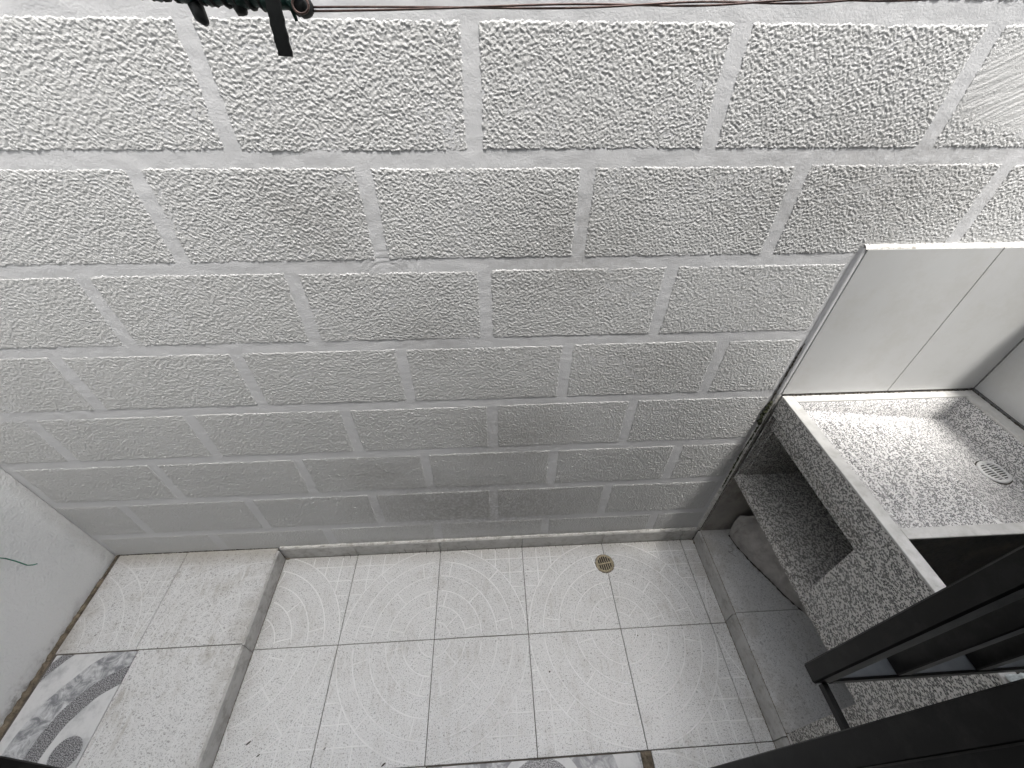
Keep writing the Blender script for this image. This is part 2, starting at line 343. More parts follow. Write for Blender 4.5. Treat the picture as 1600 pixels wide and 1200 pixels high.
# ------------------------------------------------------------------ floors
T = 0.33
def reliefs(x0, x1, y0, y1, h, keep):
    """raised lines of the pressed tile pattern inside one tile: rings round the four-tile centres, spokes and an outer grid"""
    mb = MB(); mgn = 0.0035; W = 0.0019
    centres = [(cx, cy) for cx in (-0.99, -0.33, 0.33, 0.99, 1.65) for cy in (-0.66, 0.0)]
    ztop = 0.0
    def inside(p): return x0 + mgn <= p[0] <= x1 - mgn and y0 + mgn <= p[1] <= y1 - mgn
    def strip(pts):
        run = []
        for p in pts + [None]:
            if p is not None and inside(p): run.append(p)
            else:
                if len(run) > 1: emit(run)
                run = []
    def emit(run):
        k = len(mb.v); n = len(run)
        for i, p in enumerate(run):
            a = run[max(i - 1, 0)]; b = run[min(i + 1, n - 1)]; tx, ty = b[0] - a[0], b[1] - a[1]; l = math.hypot(tx, ty) or 1
            nx, ny = -ty / l * W, tx / l * W
            hh = h * (0.75 + 0.25 * math.sin(p[0] * 37 + p[1] * 53))
            for s_, z in ((-1.25, -0.0002), (-0.6, hh), (0.6, hh), (1.25, -0.0002)): mb.v.append((p[0] + nx * s_, p[1] + ny * s_, ztop + z))
        for i in range(n - 1):
            for j in range(3): a = k + 4 * i + j; mb.f.append((a, a + 4, a + 5, a + 1))
    for cx, cy in centres:
        if not (x0 - T < cx < x1 + T and y0 - T < cy < y1 + T): continue
        for k in range(1, 7):
            r = k * T / 6 - (0.004 if k == 6 else 0); N = 26 + 14 * k
            a0 = 0
            pts = [(cx + r * math.cos(2 * math.pi * i / N), cy + r * math.sin(2 * math.pi * i / N)) for i in range(N + 1)]
            strip(pts)
        for k in range(1, 6):
            angs = (45, 135, 225, 315) if k % 2 else (12, 78, 102, 168, 192, 258, 282, 348)
            for a in angs:
                if random.random() > keep: continue
                a = R(a + random.uniform(-2, 2)); r0, r1 = k * T / 6 + 0.002, (k + 1) * T / 6 - 0.003
                strip([(cx + r * math.cos(a), cy + r * math.sin(a)) for r in np.linspace(r0, r1, 5)])
    def clear(p): return all(math.hypot(p[0] - c[0], p[1] - c[1]) > T - 0.003 for c in centres)
    for ax in (0, 1):
        lo, hi = (x0, x1) if ax == 0 else (y0, y1)
        k0 = math.ceil(lo / (T / 6))
        while k0 * T / 6 < hi:
            c = k0 * T / 6; k0 += 1
            a, b = (y0, y1) if ax == 0 else (x0, x1); run = []
            for s_ in np.arange(a + mgn, b - mgn, 0.004):
                p = (c, s_) if ax == 0 else (s_, c)
                if clear(p) and inside(p): run.append(p)
                else:
                    if len(run) > 2: emit(run)
                    run = []
            if len(run) > 2: emit(run)
    return mb
def tile(parent, x0, x1, y0, y1, z, mat, relief=None, h=0.0006, keep=0.85, gap=0.0011):
    x0 += gap; x1 -= gap; y0 += gap; y1 -= gap
    jz = random.uniform(-0.0006, 0.0006)
    o = MB().box(x0, x1, y0, y1, -0.009, 0, 0.0009).build('tile', mat, parent); o.location = (0, 0, z + jz)
    if relief:
        mb = reliefs(x0, x1, y0, y1, h, keep)
        if mb.v:
            mb.build('relief', relief, o)
    return o
sunk = structure(MB().box(XS0 - 0.02, XS1 + 0.02, -3.2, YW + 0.02, -0.05, -0.0035).build('sunken_floor', M['grout']))
xs = [XS0, 0, T, 2 * T, 3 * T, 4 * T, XS1]
for i in range(6):
    tile(sunk, xs[i], xs[i + 1], 0, 0.3205, 0, M['tile'], M['relief'], 0.0008 if i < 2 else 0.0010)
    tile(sunk, xs[i], xs[i + 1], -T, 0, 0, M['tile'], M['relief'], 0.0011)
tile(sunk, XS0, 0, -2 * T, -T, 0, M['tile'], M['relief']); tile(sunk, 0, 0.334, -2 * T, -T, 0, M['tile'], M['relief'])
tile(sunk, 0.336, 0.966, -2 * T, -T - 0.002, 0, M['marble2'])
tile(sunk, 0.998, 4 * T, -2 * T, -T, 0, M['tile'], M['relief']); tile(sunk, 4 * T, XS1, -2 * T, -T, 0, M['tile'], M['relief'])
MB().box(0.967, 0.9965, -2 * T, -T - 0.002, -0.006, -0.0012, 0.0006).build('mortar_strip', M['mortar'], sunk)
for ix in range(-1, 5):
    for iy in range(4): tile(sunk, max(XS0, ix * T), min(XS1, ix * T + T), -0.66 - (iy + 1) * T, -0.66 - iy * T, 0, M['tile'])

rl = structure(MB().box(XL - 0.02, XS0 - 0.011, -3.2, YW + 0.02, -0.05, ZB - 0.0035).build('raised_floor', M['grout']))
tile(rl, -0.884, -0.632, -0.002, 0.3305, ZB, M['tile_left'], M['relief_left'], 0.00025, 0.5)
tile(rl, -0.632, XS0 - 0.0085, -0.002, 0.3305, ZB, M['tile_left'], M['relief_left'], 0.0003, 0.5)
tile(rl, -0.622, XS0 - 0.0085, -0.335, -0.002, ZB, M['tile_left'], M['relief_left'], 0.00025, 0.5)
tile(rl, -0.876, -0.622, -0.335, -0.004, ZB, M['marble'])
tile(rl, -0.876, -0.622, -0.668, -0.335, ZB, M['tile_left']); tile(rl, -0.622, XS0 - 0.0085, -0.668, -0.335, ZB, M['tile_left'])
for y0, y1 in ((-0.008, 0.3195), (-0.335, -0.008), (-0.66, -0.335)):         # riser of the step: its edge tile stands a little proud
    o = MB().box(XS0 - 0.0085, XS0, y0 + 0.001, y1 - 0.001, -0.004, ZB + 0.001, 0.0008).build('riser_tile', M['skirt'], rl)
rr = structure(MB().box(XS1 + 0.012, XR + 0.02, -3.2, YW + 0.02, -0.05, ZB - 0.0035).build('raised_floor', M['grout']))
for x0, x1 in ((XS1 + 0.0115, 1.70), (1.70, XR)):
    for y0, y1 in ((0.0075, 0.3305), (-0.3225, 0.0075), (-0.65, -0.3225)):
        tile(rr, x0, x1, y0, y1, ZB, M['tile_right'], M['tile_right'] if x0 < 1.5 else None, 0.0003, 0.5)
for y0, y1 in ((0.003, 0.3195), (-0.330, 0.003), (-0.66, -0.330)):
    MB().box(XS1, XS1 + 0.0105, y0 + 0.001, y1 - 0.001, -0.004, ZB + 0.0012, 0.0008).build('riser_tile', M['skirt'], rr)

def grime_shade_bead(name, pts, rad, mat, parent=None, seed=0, n=6, step=0.006):
    """irregular bead of dirt along a joint, also of painted shade round the sack"""
    P = [Vector(p) for p in pts]; out = []; rads = []; rg = random.Random(seed)
    for a, b in zip(P[:-1], P[1:]):
        m_ = max(2, int((b - a).length / step))
        for i in range(m_):
            q = a.lerp(b, i / m_); out.append(q + Vector((rg.gauss(0, 1), rg.gauss(0, 1), rg.gauss(0, 1))) * rad * 0.18); rads.append(rad * (0.35 + 0.9 * rg.random() ** 1.5))
    mb = MB().tube(out, rads, n); return mb.build(name, mat, parent, True)
grime_shade_bead('grime_line', [(-0.893, 0.33, ZB), (-0.890, 0.05, ZB)], 0.0035, M['mortar'], rl, 1)
def grime_band(name, y0, y1, w0, w1, mat, parent, seed):
    n = 150; v = []; f = []; rg = random.Random(seed)
    for i in range(n + 1):
        t = i / n; y = y0 + (y1 - y0) * t; w = w0 + (w1 - w0) * t
        a = float(perlin(np.array(y * 55 + seed), np.array(1.3), 0)); b = float(perlin(np.array(y * 70), np.array(4.1 + seed), 2)); k = min(1, 6 * t)
        up = max(0.001, (0.35 + 1.6 * b) * w * k + 0.003 * rg.random())
        v += [(XL + 0.0015, y, ZB + up), (XL + 0.004, y, ZB + up * 0.5), (XL + 0.008, y, ZB + 0.0035), (XL + 0.010 + w * (0.75 + 0.6 * a), y, ZB + 0.0012 + 0.001 * rg.random()), (XL + 0.012 + w * (0.8 + 0.6 * a), y, ZB - 0.003)]
    f = [(5 * i + q, 5 * i + q + 1, 5 * i + q + 6, 5 * i + q + 5) for i in range(n) for q in range(4)]
    mesh_obj(name, v, f, mat, parent, True)
grime_band('grime_band', 0.24, -0.62, 0.002, 0.010, M['mortar'], rl, 2)
grime_shade_bead('grime_line', [(-0.89, 0.331, ZB), (-0.29, 0.3305, ZB)], 0.0022, M['grime_shade'], rl, 4, 5, 0.004)
grime_shade_bead('grime_line', [(XS0 + 0.001, 0.3195, 0.0), (XS0 + 0.001, -0.33, 0.0)], 0.0012, M['mortar'], sunk, 5, 5, 0.004)
grime_shade_bead('grime_line', [(XS1, 0.3195, 0.0), (XS1, -0.40, 0.0)], 0.0018, M['mortar'], sunk, 6, 5, 0.004)
grime_shade_bead('grime_line', [(XS0 + 0.004, 0.318, 0.001), (XS0 + 0.022, 0.319, 0.0)], 0.005, M['mortar'], sunk, 7)
grime_shade_bead('grime_line', [(XS1 - 0.02, 0.319, 0.0), (XS1, 0.317, 0.001), (XS1 - 0.001, 0.29, 0)], 0.004, M['mortar'], sunk, 8)
grime_shade_bead('grime_line', [(XS1 + 0.0115, 0.32, ZB), (XS1 + 0.0115, -0.43, ZB)], 0.0013, M['mortar'], rr, 9, 5, 0.004)
grime_shade_bead('grime_line', [(XS1 + 0.012, 0.3295, ZB), (XR, 0.3295, ZB)], 0.005, M['grime_shade'], rr, 10)

# ------------------------------------------------------------------ back wall of scored stucco blocks
bw = thing('back_wall', 'white painted rear wall scored into rough stucco blocks', 'wall', loc=(0, 0, 0))
WH = 2.27
gx = np.linspace(XL - 0.25, XR + 0.25, 620); gz = np.linspace(-0.06, WH, 480); GX, GZ = np.meshgrid(gx, gz, indexing='ij')
GY = YW - 0.0009 * perlin(GX * 9, GZ * 9, 1) - 0.0007 * perlin(GX * 33, GZ * 48, 2)
rq = np.hypot(GX - 0.338, (GZ - 1.20) * 1.0); GY -= 0.0011 * np.sin(rq * 560) * sstep(rq, 0.030, 0.036) * sstep(-rq, -0.070, -0.06) * (GZ > 1.212)
grid_obj('plaster', GX, GY, GZ, M['wall'], bw)
MB().box(XL - 0.25, XR + 0.25, YW + 0.004, YW + 0.15, -0.06, WH + 0.02, 0.004).build('masonry_core', M['concrete'], bw)
def stucco(x, z):
    u, w = x * 215, z * 215
    wx = perlin(u * 0.35, w * 0.35, 0) * 0.8; wz = perlin(u * 0.35 + 31, w * 0.35 + 17, 1) * 0.8
    ca, sa = 0.86, 0.51                      # lumps drawn out a little along a slanting trowel direction, more so at the plaster-filled end
    k = 0.84 + 0.14 * sstep(x, -0.2, 0.9)
    p = (u * ca - w * sa) * k + wx; q = (u * sa + w * ca) * 1.1 + wz
    a = perlin(p, q, 2); b = perlin(p * 1.9 + 9, q * 1.9 + 5, 3); c = perlin(u * 0.2, w * 0.2, 3); d = perlin(u * 2.6 + 3, w * 2.6, 0)
    return np.tanh(a * 2.4) * 0.60 + b * 0.80 + c * 0.35 + d * 0.35
def field(x, z):
    amp = 0.78 + 0.22 * sstep(x + 0.25 * z, -0.75, 0.35)
    amp = amp * (2.1 - 1.1 * sstep(z, 0.25, 1.05)) * (0.5 + 0.5 * sstep(z, 0.07, 0.25)) * (1 + 0.25 * perlin(x * 3, z * 3, 1))
    d = np.hypot((x - 1.60) / 0.24, (z - 1.56) / 0.085); patch = 1 - sstep(d, 0.75, 1.15)
    ring = 1 - sstep(np.abs(np.hypot(x - 0.338, z - 1.2) - 0.055), 0.0, 0.03) * 1.0
    return amp, patch, ring
A_row = {0: [0.353, 1.636, 2.936, 4.209], 2: [-0.87, 0.416, 1.666, 2.925], 4: [-0.826, 0.441, 1.687, 2.92]}
B_row = {1: [-0.212, 1.017, 2.271, 3.541], 3: [-1.456, -0.187, 1.012, 2.276, 3.51], 5: [-1.45, -0.144, 1.032, 2.266, 3.498]}
ZB0, H, G = 0.41, 0.206, 0.0265
for row in range(-3, 8):
    z0 = ZB0 + (5 - row) * H; z1 = z0 + H
    js = A_row.get(row) or B_row.get(row)
    if js is None:
        off = 0.41 if row % 2 == 0 else 1.03
        js = [off + 1.252 * k + random.uniform(-0.02, 0.02) for k in range(-1, 3)]
    js = sorted(js)
    while js[0] > -3.3: js.insert(0, js[0] - 1.252)
    while js[-1] < 6.6: js.append(js[-1] + 1.252)
    js = [j * 0.33 for j in js]
    for a, b in zip(js[:-1], js[1:]):
        gj = G * random.uniform(0.88, 1.12)
        x0, x1 = a + gj / 2, b - gj / 2; zz0, zz1 = z0 + G / 2 * random.uniform(0.85, 1.1), z1 - G / 2 * random.uniform(0.85, 1.1)
        xmax = XF - 0.028 if z1 < 1.30 else XR
        x0 = max(x0, XL + 0.002); x1 = min(x1, xmax); zz0 = max(zz0, 0.073)
        if x1 - x0 < 0.03 or zz1 - zz0 < 0.02: continue
        if row >= 1 and x0 > 1.30 and z0 < 1.2: continue
        st = 0.0013 if 0 <= row <= 1 else (0.0016 if 1 < row <= 4 else (0.0020 if row > 4 else (0.003 if row == -1 else 0.006)))
        e = 0.004
        X, Z = np.meshgrid(np.linspace(x0 - e, x1 + e, int((x1 - x0 + 2 * e) / st)), np.linspace(zz0 - e, zz1 + e, int((zz1 - zz0 + 2 * e) / st)), indexing='ij')
        X = X + 0.0015 * perlin(X * 30, Z * 30, 1); amp, patch, ring = field(X, Z)
        n_ = stucco(X, Z)
        smear = perlin(X * 22 + Z * 10, Z * 190 - X * 95, 2) * 0.7
        n_ = n_ * (1 - 0.85 * patch) + smear * patch
        d = np.minimum(np.minimum(X - x0, x1 - X), np.minimum(Z - zz0, zz1 - Z)) + 0.0022 * perlin(X * 60, Z * 60, 0) + 0.0012 * n_
        dr = 1.0
        h = -0.0035 + (0.0035 + 0.0004 + amp * 0.0018 * (n_ * 0.66 + 0.16)) * sstep(d, -0.003, 0.0035)
        grid_obj('stucco_block', X, YW - h, Z, M['block'], bw)

# skirting tiles along the sunken part and mortar line above them
sk = thing('skirting', 'row of dirty grey skirting tiles at the foot of the rear wall', 'skirting')
for a, b in zip(xs[:-1], xs[1:]):
    MB().box(a + 0.0012, b - 0.0012, 0.3218, 0.3312, -0.004, ZB + random.uniform(-0.001, 0.002), 0.0009).build('tile', M['skirt'], sk)
mb = MB(); n = 160; v = []
for i in range(n + 1):
    x = XS0 + (XS1 + 0.01 - XS0) * i / n; d = 0.002 * float(perlin(np.array(x * 60), np.array(0.3), 0)) + 0.001 * random.random()
    v += [(x, 0.3222 + 0.001 * random.random(), ZB - 0.001), (x, 0.3232 + abs(d), ZB + 0.0045 + d), (x, 0.3325, ZB + 0.0095 + 1.6 * d), (x, 0.3325, ZB - 0.001)]
f = [(4 * i + q, 4 * i + q + 1, 4 * i + q + 5, 4 * i + q + 4) for i in range(n) for q in range(3)]
mesh_obj('mortar_line', v, f, M['edge'], sk, True)
mb = MB(); rg = random.Random(5)
for k in range(-2, 50):                                    # dirt caught in the worn pattern at the wall: short dark ticks on floor and tile
    x = k * 0.0275 + rg.uniform(-0.002, 0.002)
    if x < -0.10 or x > 1.34 or rg.random() < 0.18: continue
    l = rg.uniform(0.004, 0.013); w = rg.uniform(0.0006, 0.0012); s_ = rg.uniform(-0.002, 0.002)
    mb.add([(x - w, 0.3212, 0.0009), (x + w, 0.3212, 0.0009), (x + w * 0.5 + s_, 0.3212 - l, 0.0009), (x - w * 0.5 + s_, 0.3212 - l, 0.0009)], [(0, 3, 2, 1)])
    if x < 0.45 and rg.random() < 0.8:
        l = rg.uniform(0.006, 0.03); s_ = rg.uniform(-0.012, 0.004)
        mb.add([(x - w, 0.3214, 0.003), (x + w, 0.3214, 0.003), (x + w * 0.6 + s_, 0.3214, 0.003 + l), (x - w * 0.6 + s_, 0.3214, 0.003 + l)], [(0, 1, 2, 3)])
o = mb.build('dirt_marks', M['grime_shade'], sk); o['kind'] = 'stuff'

# ------------------------------------------------------------------ left and right side walls
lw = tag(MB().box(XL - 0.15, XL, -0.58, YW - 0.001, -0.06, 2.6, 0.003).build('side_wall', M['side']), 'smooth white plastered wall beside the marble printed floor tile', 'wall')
rw = thing('side_wall', 'pale tiled wall at the drain end of the laundry sink', 'wall')
MB().box(XR, XR + 0.15, -0.58, YW - 0.001, -0.06, 1.30, 0.003).build('plaster', M['wall'], rw)
for y0, y1 in ((0.003, 0.3215), (-0.317, 0.003), (-0.58, -0.317)):
    for z0, z1 in ((0.826, 1.258),):
        MB().box(XR - 0.007, XR, y0 + 0.001, y1 - 0.001, z0, z1, 0.0006).build('wall_tile', M['walltile'], rw)
MB().box(XR - 0.0055, XR, -0.58, 0.3214, 0.824, 1.2575).build('joint_fill', M['grout'], rw)

sb = thing('splashback', 'two large pale grey tiles set on the rear wall above the terrazzo sink', 'tiles')
for x0, x1 in ((1.3875, 1.7045), (1.7045, XR - 0.008)):
    MB().box(x0 + 0.0009, x1 - 0.0009, 0.3215, 0.330, 0.826, 1.2585, 0.0006).build('wall_tile', M['walltile'], sb)
MB().box(1.389, XR - 0.008, 0.3230, 0.3314, 0.823, 1.257).build('joint_fill', M['grout'], sb)
n = 110; v = []
for i in range(n + 1):
    x = 1.383 + (XR - 1.383) * i / n; d = 0.0028 * float(perlin(np.array(x * 45), np.array(7.3), 0)) + 0.0012 * random.random()
    v += [(x, 0.3218, 1.2585), (x, 0.3222 + abs(d) * 0.5, 1.2615 + d * 0.4), (x, 0.3320, 1.2665 + 1.2 * d)]
mesh_obj('mortar_cap', v, [(3 * i + q, 3 * i + q + 1, 3 * i + q + 4, 3 * i + q + 3) for i in range(n) for q in range(2)], M['edge'], sb, True)
# rough mortar edge that runs down from the splashback to the floor
def edge_strip(name, z0, z1, x0, x1, y_out, mat, parent, seed, jag):
    n = int((z1 - z0) / 0.006); v = []; rg = random.Random(seed)
    for i in range(n + 1):
        z = z0 + (z1 - z0) * i / n; d = jag * float(perlin(np.array(z * 45 + seed), np.array(2.2), 1)) + jag * 0.4 * rg.random()
        v += [(x0 - d, YW + 0.001, z), (x0 + (x1 - x0) * 0.35 - d * 0.5, y_out + abs(d) * 0.4, z), (x1, y_out, z), (x1 + 0.001, YW, z)]
    return mesh_obj(name, v, [(4 * i + q, 4 * i + q + 1, 4 * i + q + 5, 4 * i + q + 4) for i in range(n) for q in range(3)], mat, parent, True)
edge_strip('edge_strip', 0.825, 1.262, 1.3745, 1.3868, 0.3236, M['wall'], sb, 3, 0.001)
edge_strip('edge_strip', ZB + 0.001, 0.824, 1.3735, 1.390, 0.3225, M['edge'], sb, 8, 0.004)
grime_shade_bead('moss', [(1.3755, 0.326, 0.795), (1.372, 0.3285, 0.735), (1.376, 0.326, 0.69)], 0.0065, M['moss'], sb, 21, 7, 0.004)
grime_shade_bead('moss', [(1.378, 0.3255, 0.69), (1.374, 0.327, 0.55), (1.377, 0.326, 0.36)], 0.0030, M['moss'], sb, 22, 6, 0.004)
grime_shade_bead('grime_line', [(1.3745, 0.329, 1.00), (1.3735, 0.3285, 0.79)], 0.0022, M['grime_shade'], sb, 23, 6, 0.004)
grime_shade_bead('grime_line', [(1.3835, 0.3225, 0.79), (1.3845, 0.3225, 0.40), (1.386, 0.3225, 0.08)], 0.0016, M['grime_shade'], sb, 24, 6, 0.004)

# ------------------------------------------------------------------ laundry sink of cast terrazzo
ls = thing('laundry_sink', 'black and white terrazzo laundry sink with ribbed scrubbing basin and open shelf', 'sink', loc=(0, 0, 0))
YB = 0.3215; YD0, YD1 = -0.119, -0.094; YN = YH + 0.002; XI0, XI1 = 1.4235, 1.9285; YI = 0.2965
rim_z0 = ZT - 0.007
rm = MB()
rm.box(XF - 0.0015, XI0, YN, YB, rim_z0, ZT, 0.0012)
rm.build('rim', M['rim'], ls)
MB().box(XI0 + 0.0005, XR - 0.009, YI, YB, rim_z0, ZT - 0.0006, 0.0012).build('rim', M['rim'], ls)
MB().box(XI1, XR - 0.009, YN, YI - 0.0005, rim_z0, ZT - 0.0003, 0.0012).build('rim', M['rim'], ls)
MB().box(XI0 + 0.0005, XI1 - 0.0005, YD0, YD1, rim_z0, ZT - 0.0009, 0.0012).build('rim', M['rim'], ls)
MB().box(XI0 + 0.0005, XI1 - 0.0005, YN, YN + 0.03, rim_z0, ZT - 0.0007, 0.0012).build('rim', M['rim'], ls)
# basin floor: falls to the drain end, ribs along the depth, coved to its walls
X, Y = np.meshgrid(np.linspace(XI0, XI1 + 0.0005, 260), np.linspace(YD1 - 0.0005, YI + 0.0005, 190), indexing='ij')
zf = 0.786 - 0.055 * sstep(X, XI0 - 0.05, XI1 + 0.02)
rib = 0.0045 * np.sin(2 * math.pi * (X - 1.45) / 0.030 + 0.5 * perlin(X * 3, Y * 6, 0)) * sstep(X, 1.44, 1.48) * (1 - sstep(X, 1.72, 1.80)) * sstep(Y, -0.09, -0.06) * (1 - sstep(Y, 0.24, 0.27))
zf = zf + rib + 0.0008 * perlin(X * 40, Y * 40, 1)
DRX, DRY = 1.893, 0.096
zf = zf - 0.006 * np.exp(-((X - DRX) ** 2 + (Y - DRY) ** 2) / 0.07 ** 2)
def cove(d, r): return np.where(d < r, r - np.sqrt(np.maximum(0, r * r - (r - d) ** 2)), 0)
up = cove(XI1 - X, 0.014) + 0; up = np.maximum(up, cove(YI - Y, 0.010)); up = np.maximum(up, cove(Y - YD1, 0.012)); up = np.maximum(up, cove(X - XI0, 0.014))
lift = np.where((XI1 - X < 0.0022) | (YI - Y < 0.0022) | (X - XI0 < 0.0015) | (Y - YD1 < 0.0015), 1.0, 0.0)
zf = np.where(lift > 0, rim_z0 + 0.001, np.minimum(zf + up * 1.6, rim_z0))
grid_obj('basin', X, Y, zf, M['terrazzo_basin'], ls)
MB().box(XF + 0.0205, XR - 0.009, -0.0950, YB - 0.0005, 0.685, 0.722).build('basin_underside', M['terrazzo_old'], ls)
pr = [(YN, 0.4515), (-0.084, 0.4515), (-0.084, 0.745), (YB - 0.0002, 0.745), (YB - 0.0002, rim_z0 + 0.001), (YN, rim_z0 + 0.001)]
fv = [(XF, y, z) for y, z in pr] + [(XF + 0.024, y, z) for y, z in pr]
mesh_obj('front_panel', fv, [(0, 1, 2, 5), (5, 2, 3, 4), (6, 11, 8, 7), (11, 10, 9, 8)] + [(k, 6 + k, 6 + (k + 1) % 6, (k + 1) % 6) for k in range(6)], M['terrazzo'], ls)
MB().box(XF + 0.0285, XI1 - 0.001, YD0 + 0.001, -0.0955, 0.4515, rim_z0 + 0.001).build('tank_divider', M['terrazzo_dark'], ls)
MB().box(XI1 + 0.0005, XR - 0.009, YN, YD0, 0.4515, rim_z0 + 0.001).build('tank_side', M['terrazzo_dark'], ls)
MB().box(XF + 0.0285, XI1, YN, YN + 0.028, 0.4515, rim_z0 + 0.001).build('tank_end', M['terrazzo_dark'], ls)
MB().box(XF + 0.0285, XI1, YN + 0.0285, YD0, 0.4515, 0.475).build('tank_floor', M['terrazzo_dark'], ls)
MB().box(XF - 0.001, XR - 0.009, YN, YB - 0.0005, 0.428, 0.4505, 0.0016).build('shelf', M['terrazzo_old'], ls)
MB().box(XF + 0.0285, XR - 0.009, 0.313, YB - 0.001, 0.451, 0.744).build('niche_back', M['terrazzo_old'], ls)
MB().box(XF + 0.001, XF + 0.0283, 0.3165, YB - 0.001, 0.451, 0.744).build('niche_back', M['terrazzo_old'], ls)
MB().box(XF, XR - 0.012, YN, -0.322, ZB + 0.001, 0.4275, 0.0015).build('support', M['terrazzo_old'], ls)
MB().box(1.391, XR - 0.009, 0.3195, YB + 0.006, ZB + 0.001, 0.4275).build('lower_wall_tile', M['lowtile'], ls)
grime_shade_bead('stain_line', [(1.41, 0.3205, ZT + 0.001), (1.56, 0.3205, ZT + 0.002), (1.69, 0.3208, ZT + 0.001), (1.97, 0.3205, ZT + 0.001)], 0.0020, M['grime_shade'], ls, 31, 6, 0.004)
grime_shade_bead('stain_line', [(1.968, 0.318, ZT), (1.9695, 0.10, ZT), (1.9695, -0.2, ZT)], 0.0022, M['grime_shade'], ls, 32, 6, 0.004)
def drain(parent, c, r, ring_mat, slat_mat, slats, rot, dz):
    MB().disc((c[0], c[1], c[2] + 0.0006), r * 0.86, 28).build('drain_hole', M['hole'], parent)
    MB().ring(c, r * 0.80, r, -0.002, dz, 40).build('drain_ring', ring_mat, parent, True)
    ca, sa = math.cos(rot), math.sin(rot)
    def bar(u0, u1, w0, w1, z1, name):
        b = MB().box(u0, u1, w0, w1, 0, z1, 0.0003)
        b.v = [(c[0] + p[0] * ca - p[1] * sa, c[1] + p[0] * sa + p[1] * ca, c[2] + 0.0007 + p[2]) for p in b.v]
        b.build(name, slat_mat, parent)
    w = r * 0.042
    bar(-r * 0.81, r * 0.81, -r * 0.075, r * 0.075, dz * 0.75, 'cross_bar')
    for k in range(slats):
        u = r * 0.72 * (2 * k / (slats - 1) - 1); l = math.sqrt(max(0.0, (0.82 * r) ** 2 - u * u))
        for s_ in (-1, 1): bar(u - w, u + w, min(s_ * r * 0.08, s_ * l), max(s_ * r * 0.08, s_ * l), dz * 0.6, 'slat')
sdn = bpy.data.objects.new('sink_drain', None); COL.objects.link(sdn); sdn.parent = ls
ddz = float(zf.ravel()[np.argmin((X - DRX) ** 2 + (Y - DRY) ** 2)])
MB().ring((DRX, DRY, ddz), 0.034, 0.0392, -0.003, 0.0036, 40).build('drain_seal', M['grime_shade'], sdn, True)
drain(sdn, (DRX, DRY, ddz + 0.0035), 0.036, M['drain_white'], M['drain_white'], 9, R(100), 0.004)
fd = thing('floor_drain', 'small round yellowed drain grate in the white tiled floor', 'drain')
drain(fd, (0.984, 0.236, 0.0012), 0.0355, M['brass'], M['brass'], 7, R(8), 0.0022)
grime_shade_bead('stain', [(0.984 + 0.037 * math.cos(a), 0.236 + 0.037 * math.sin(a), 0.0) for a in np.linspace(0, 6.28, 20)], 0.0016, M['mortar'], fd, 41, 5, 0.003)

# ------------------------------------------------------------------ sack stuffed under the shelf
def sack():
    left = [(1.500, 0.305), (1.497, 0.262), (1.522, 0.195), (1.562, 0.115), (1.590, 0.055), (1.625, -0.002), (1.66, -0.045)]
    right = [(1.80, -0.08), (1.93, -0.05), (1.955, 0.10), (1.955, 0.26), (1.90, 0.308), (1.70, 0.312), (1.56, 0.312)]
    loop = [Vector(p) for p in left + right]; pts = []
    m_ = len(loop)
    for i in range(m_):                                     # closed Catmull-Rom
        p0, p1, p2, p3 = (loop[(i + k - 1) % m_] for k in range(4))
        for s_ in range(14):
            t = s_ / 14; pts.append(0.5 * ((2 * p1) + (p2 - p0) * t + (2 * p0 - 5 * p1 + 4 * p2 - p3) * t * t + (3 * p1 - p0 - 3 * p2 + p3) * t ** 3))
    c = Vector((1.76, 0.14)); n = len(pts); K = 30; v = []
    for k in range(K + 1):
        t = k / K; sc = (1 - t ** 2.4) ** 0.9 if t < 1 else 0.0; z = ZB + 0.002 + 0.27 * (t ** 0.85)
        for j, p in enumerate(pts):
            w = 0.9 - 1.8 * abs(math.sin(j * 0.19 + 1.6 * t)) ** 0.45 + 0.5 * abs(math.sin(j * 0.43 - 2.5 * t)) ** 0.6 + math.sin(j * 0.1 + 1.7 * t) * 0.3
            q = c + (p - c) * (sc * (1 + 0.085 * w * min(1, 3 * t) + 0.015 * math.sin(math.pi * min(1, t * 2.2))))
            q.x = min(q.x, 1.964); q.y = min(q.y, 0.3115)
            v.append((q.x, q.y, z + 0.006 * math.sin(j * 0.4 + 5 * t) * t))
    f = [(k * n + j, k * n + (j + 1) % n, (k + 1) * n + (j + 1) % n, (k + 1) * n + j) for k in range(K) for j in range(n)]
    return mesh_obj('cloth_sack', v, f, M['sack'], None, True)
tag(sack(), 'grimy grey cloth sack stuffed under the terrazzo shelf', 'sack')
grime_shade_bead('shadow_gap', [(1.502, 0.285, ZB + 0.004), (1.497, 0.258, ZB + 0.004), (1.522, 0.193, ZB + 0.004), (1.562, 0.113, ZB + 0.004), (1.590, 0.053, ZB + 0.004), (1.628, -0.006, ZB + 0.004)], 0.0035, M['grime_shade'], bpy.data.objects['cloth_sack'], 51)  # dark bead added along the sack's foot, painting its shadow gap
grime_shade_bead('shadow_gap', [(1.497, 0.262, ZB + 0.004), (1.49, 0.30, ZB + 0.003)], 0.003, M['grime_shade'], bpy.data.objects['cloth_sack'], 52)  # same painted shadow gap, at the wall end
cp = [(1.470 + 0.012 * math.sin(k * 0.9), 0.245 - 0.0045 * k + 0.006 * math.cos(k * 1.1), ZB + 0.0035) for k in range(9)]
th = MB().tube([(1.497, 0.262, ZB + 0.004), (1.485, 0.252, ZB + 0.003)] + cp, 0.0012, 5).build('brown_thread', M['sack'], None, True)
tag(th, 'loose curled thread on the floor beside the grey sack', 'thread')

